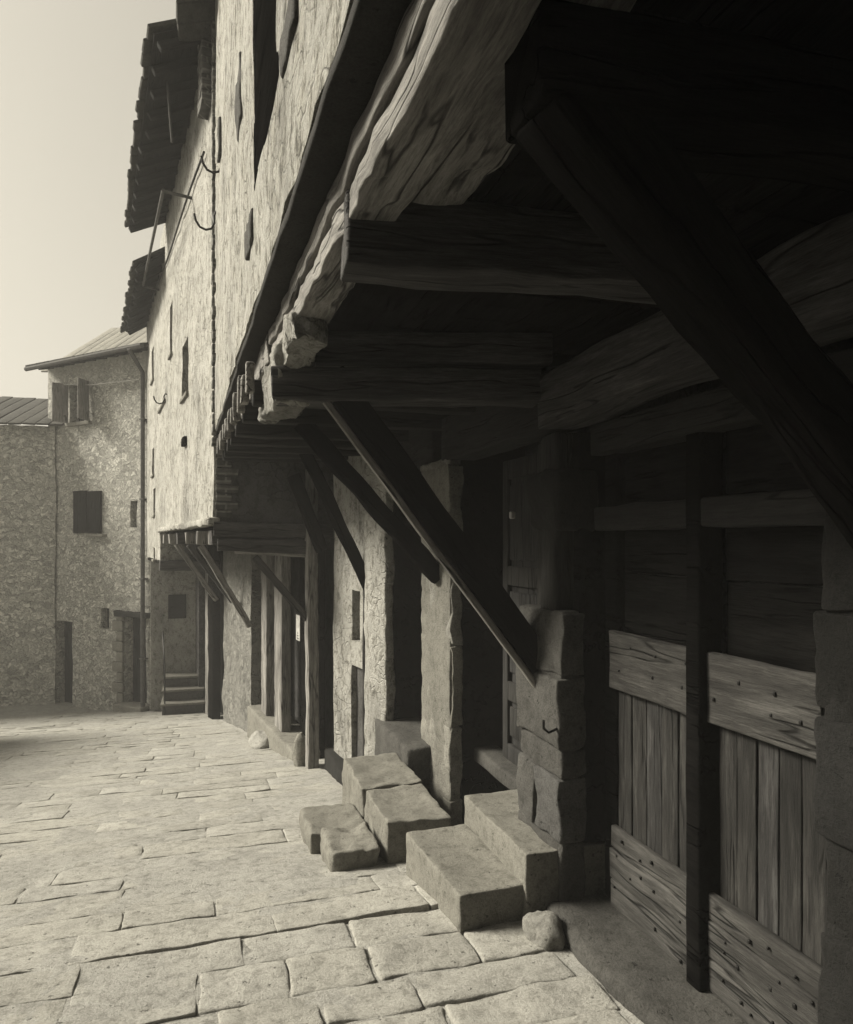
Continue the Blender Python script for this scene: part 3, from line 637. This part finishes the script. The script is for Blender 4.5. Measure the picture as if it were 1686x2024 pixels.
# ================================================================== FAR HOUSE
F3 = fr(-1.14, 16.35, -2.42, 2.53); H3 = House('rubble_house', F3, -3.85, 1.8, 'rubble stone house closing the end of the street, with shuttered windows and dark door', 'house')
def h3(px, py, n=0): return hit(F3, px, py, n)
def rect(x0, x1, y0, y1):
    a, _ = h3(x1, (y0+y1)/2); b, _ = h3(x0, (y0+y1)/2); _, z1 = h3((x0+x1)/2, y0); _, z0 = h3((x0+x1)/2, y1); return a, b, z0, z1
wt = rect(138, 176, 757, 834); wm_ = rect(152, 198, 974, 1050); n1 = rect(258, 271, 990, 1042); n2 = rect(276, 284, 1083, 1103); n3 = rect(200, 216, 1203, 1243); dr = rect(246, 289, 1218, 1394); dl = rect(112, 143, 1228, 1394)
SE = h3(95, 1000)[0]
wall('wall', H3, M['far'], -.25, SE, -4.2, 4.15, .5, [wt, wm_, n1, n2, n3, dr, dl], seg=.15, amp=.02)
bm = bmesh.new(); c, sz = bx(-.2, SE-.03, -4.0, -.52, -4.2, 4.1); rbox(bm, c, sz, None, 2, 0, 0); link('house_body', bm, M['dplaster'], H3)
def inset(name, r_, mat, dep, parent=None, th=.05): return block(name, H3, mat, (r_[0]-.03, r_[1]+.03, -dep-th, -dep, r_[2]-.03, r_[3]+.03), parent, r=0, amp=0, seg=1)
w1 = inset('window', wt, M['glass'], .2)
mid = (wt[0]+wt[1])/2
block('frame', H3, M['wlight'], (mid-.03, mid+.03, -.19, -.14, wt[2], wt[3]), w1); 
for a in (wt[0]+.01, wt[1]-.07): block('frame', H3, M['wlight'], (a, a+.06, -.19, -.14, wt[2], wt[3]), w1)
for t in (.35, .68): block('frame', H3, M['wlight'], (wt[0], wt[1], -.185, -.15, wt[2]+(wt[3]-wt[2])*t-.015, wt[2]+(wt[3]-wt[2])*t+.015), w1)
block('sill', H3, M['step'], (wt[0]-.08, wt[1]+.06, -.1, .08, wt[2]-.09, wt[2]-.005), w1)
for (a, b) in ((wt[0]-.02, -1), (wt[1]+.02, 1)):
    beam('shutter', H3, M['wlz'], (a, .03, (wt[2]+wt[3])/2), (a+b*.10, .36, (wt[2]+wt[3])/2), .04, wt[3]-wt[2], w1)
w2 = inset('window', wm_, M['glass'], .2); cm = (wm_[0]+wm_[1])/2
for (a, b, dd) in ((wm_[0]-.06, cm-.008, 0), (cm+.008, wm_[1]+.06, .01)):
    block('shutter', H3, M['shut'], (a, b, .0+dd, .045+dd, wm_[2]-.04, wm_[3]+.03+dd*2), w2, r=.004, amp=.002)
block('sill', H3, M['step'], (wm_[0]-.22, wm_[0]+.35, -.05, .12, wm_[2]-.13, wm_[2]-.07), w2)
for r_ in (n1, n2, n3): inset('window', r_, M['black'], .16)
d = inset('door', dr, M['shut'], .22); block('door_head', H3, M['dstone'], (dr[0]-.12, dr[1]+.25, -.1, .10, dr[3]-.02, dr[3]+.10), r=.02, amp=.02)
block('threshold', H3, M['step'], (dr[0]-.1, dr[1]+.12, -.2, .22, -3.9, dr[2]+.03), r=.03, amp=.01)
d = inset('door', dl, M['shut'], .2)
for i in range(9):
    bm = bmesh.new(); ww = .34 if i % 2 else .2; rbox(bm, (dr[1]+ww/2, .02, dr[2]+.12+i*.225), (ww, .08, .215), None, .08, .02, .01, 6, seed=i); link('jamb_stone', bm, M['pil'], H3)
# eaves of the far house
bm = bmesh.new(); n = 26
for k in range(n):
    s = -.35+(SE+.5)*(k+.5)/n; rbox(bm, (0, 0, 0), ((SE+.5)/n-.012, 4.9, .045), Matrix.Translation((s, .42-2.4*math.cos(.28), 4.08+2.4*math.sin(.28))) @ Matrix.Rotation(-.28, 4, 'X'), .5, .01, .006, seed=k)
rf = link('roof', bm, M['tile'], H3)
k = -.2
while k < SE+.1: beam('rafter', H3, M['wx'], (k, .36, 4.0), (k, -.3, 4.2), .07, .08, rf); k += .38
bm = bmesh.new(); g = [(-.4, .46, 4.03), (SE+.12, .46, 4.0)]; tube(bm, g, .055); link('gutter', bm, M['zinc'], H3, rf)
# drainpipe in the corner
bm = bmesh.new(); tube(bm, [(-.05, .5, 4.0), (-.02, .35, 3.85), (.03, .09, 3.6), (.03, .09, -3.6)], .045)
for z in (-2.5, -.8, .9, 2.6): rbox(bm, (.03, .07, z), (.13, .13, .03), None, .2, .005, 0)
tag(link('drainpipe', bm, M['zinc'], F=F3), 'grey drainpipe down the corner between the rubble house and the pale house', 'pipe')
bm = bmesh.new(); sa, za = h3(110, 762); sb, zb2 = h3(285, 752); tube(bm, [(sb, .12, zb2), ((sa+sb)/2, .14, (za+zb2)/2-.06), (sa, .12, za)], .012)
tag(link('cable', bm, M['paper'], F=F3), 'thin pale cable strung across the rubble house under its eaves', 'cable')

# ------------------------------------------------------------------ beyond: pale roofed house, garden wall, trees
H4 = House('background_house', fr(-2.0, 24.5, -1.0, .5), -3.9, 4, 'pale tiled roof of a house rising faintly behind the rubble house', 'house')
wall('wall', H4, M['plaster2'], -3, 3.15, -3.9, 5.6, 5, seg=1)
bm = bmesh.new()
for k in range(22): rbox(bm, (-3.2+k*.30, 0, 0), (.29, 4.6, .06), Matrix.Translation((0, -1.7, 6.75)) @ Matrix.Rotation(-.58, 4, 'X'), .8, .01, .012, seed=k)
link('roof', bm, M['tilep'], H4)
H5 = House('outbuilding', fr(-3.9, 18.6, -1, .1), -3.85, 2, 'lower rubble outbuilding with a tiled lean-to roof left of the rubble house', 'outbuilding')
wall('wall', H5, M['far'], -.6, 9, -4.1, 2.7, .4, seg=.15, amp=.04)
bm = bmesh.new(); c, sz = bx(-.5, 8.9, -4, -.42, -4.1, 2.6); rbox(bm, c, sz, None, 3, 0, 0); link('house_body', bm, M['dplaster'], H5)
bm = bmesh.new()
for k in range(34): rbox(bm, (-.7+k*.29, random.uniform(-.03, .03), random.uniform(-.012, .012)), (.275, 3.2, .05), Matrix.Translation((0, -1.2, 3.25)) @ Matrix.Rotation(-.36, 4, 'X'), .5, .015, .012, seed=k)
link('roof', bm, M['tile'], H5)
def tree(name, base, h, rad, n, label, seed, cat='tree'):
    random.seed(seed); root = bpy.data.objects.new(name, None); C.objects.link(root); root.location = base; WM[root.name] = Matrix.Translation(base); tag(root, label, cat)
    bm = bmesh.new(); tips = []
    def br(p, d, l, r, dep):
        pts = [p]; q = p.copy()
        for i in range(4): d = (d+Vector([random.uniform(-.18, .18) for _ in range(3)])).normalized(); q = q+d*l/4; pts.append(q.copy())
        for a, b in zip(pts, pts[1:]): tube(bm, [a, b], r*.9, 6)
        if dep == 0: tips.append(q); return
        for i in range(4): br(pts[random.choice((2, 3, 4))], (d+Vector((random.uniform(-1, 1), random.uniform(-1, 1), random.uniform(-.2, .7)))).normalized(), l*.62, r*.55, dep-1)
    tube(bm, [(0, 0, 0), (.08, 0, h*.35), (-.05, 0, h*.7), (0, 0, h)], .045, 6)
    br(Vector((0, 0, h-.05)), Vector((0, 0, 1)), .42, .03, 3)
    o = link('trunk', bm, M['bark'], F=Matrix.Identity(4)); o.parent = root; o.matrix_basis = Matrix.Identity(4)
    bm = bmesh.new()
    for i in range(n):
        t = random.choice(tips); p = t+Vector([random.gauss(0, rad) for _ in range(3)]); u = Vector([random.uniform(-1, 1) for _ in range(3)]).normalized(); v = u.orthogonal().normalized(); s = random.uniform(.04, .09)
        bm.faces.new([bm.verts.new(p+a) for a in (u*s, v*s*.5, -u*s, -v*s*.5)])
    me = bpy.data.meshes.new('crown'); bm.to_mesh(me); bm.free(); me.materials.append(M['leaf']); o = bpy.data.objects.new('crown', me); C.objects.link(o); o.parent = root

# ------------------------------------------------------------------ unseen houses and wall, added to shade the near end of the lane
H6 = House('arch_house', fr(-3.0, -.9, 1, 0), -1.7, 2.2, 'dark rubble house bridging the lane over a low passage', 'house')  # added behind the camera to darken faces turned this way
wall('wall', H6, M['rub'], -2, 4.55, -1.9, 6.5, .5, [(.3, 4.3, -1.95, 1.0)], seg=.4, amp=.03)
bm = bmesh.new(); c, sz = bx(-2, 4.5, -6, -.52, 1.02, 6.4); rbox(bm, c, sz, None, 3, 0, 0); link('house_body', bm, M['dstone'], H6)
for (a_, b_, c_, d_) in ((-2, .28, -6, -.52), (4.32, 4.5, -6, -.52), (.3, 4.3, -6, -5.7)): bm = bmesh.new(); c, sz = bx(a_, b_, c_, d_, -2, 1.0); rbox(bm, c, sz, None, 3, 0, 0); link('passage_wall', bm, M['dstone'], H6)
H7 = House('lane_wall', fr(-5.4, 14, 0, -1), -3, 8, 'rough garden wall along the open side of the lane', 'wall')  # added out of view to hold back low sky light
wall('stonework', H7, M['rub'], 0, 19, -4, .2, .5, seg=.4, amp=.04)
H8 = House('house_beside', fr(-3.02, 1.9, 0, -1), -1.7, 1.2, 'tall dark rubble house on the left of the lane beside the camera', 'house')  # added out of view to keep sky light off the plank doors
wall('wall', H8, M['rub'], 0, 2.7, -2, 6.5, .5, [(1.0, 1.8, -1.7, .4)], seg=.3, amp=.03)
bm = bmesh.new(); c, sz = bx(0.02, 2.7, -4, -.52, -2, 6.4); rbox(bm, c, sz, None, 3, 0, 0); link('house_body', bm, M['dstone'], H8)

# ------------------------------------------------------------------ thin haze added to lift the blacks and pale the far end
bm = bmesh.new(); bmesh.ops.create_cube(bm, size=1)
for v in bm.verts: v.co = Vector((v.co.x*140, 25+v.co.y*140, 2.2+v.co.z*14.5))
hm = bpy.data.materials.new('haze'); hm.use_nodes = True; ht = hm.node_tree; ht.nodes.clear()
pv = ht.nodes.new('ShaderNodeVolumePrincipled'); ho = ht.nodes.new('ShaderNodeOutputMaterial'); ht.links.new(pv.outputs[0], ho.inputs['Volume'])
pv.inputs['Color'].default_value = (.95, .94, .92, 1); pv.inputs['Density'].default_value = .0045
tag(link('haze', bm, hm, smooth=False), 'faint pale haze filling the lane', kind='stuff')
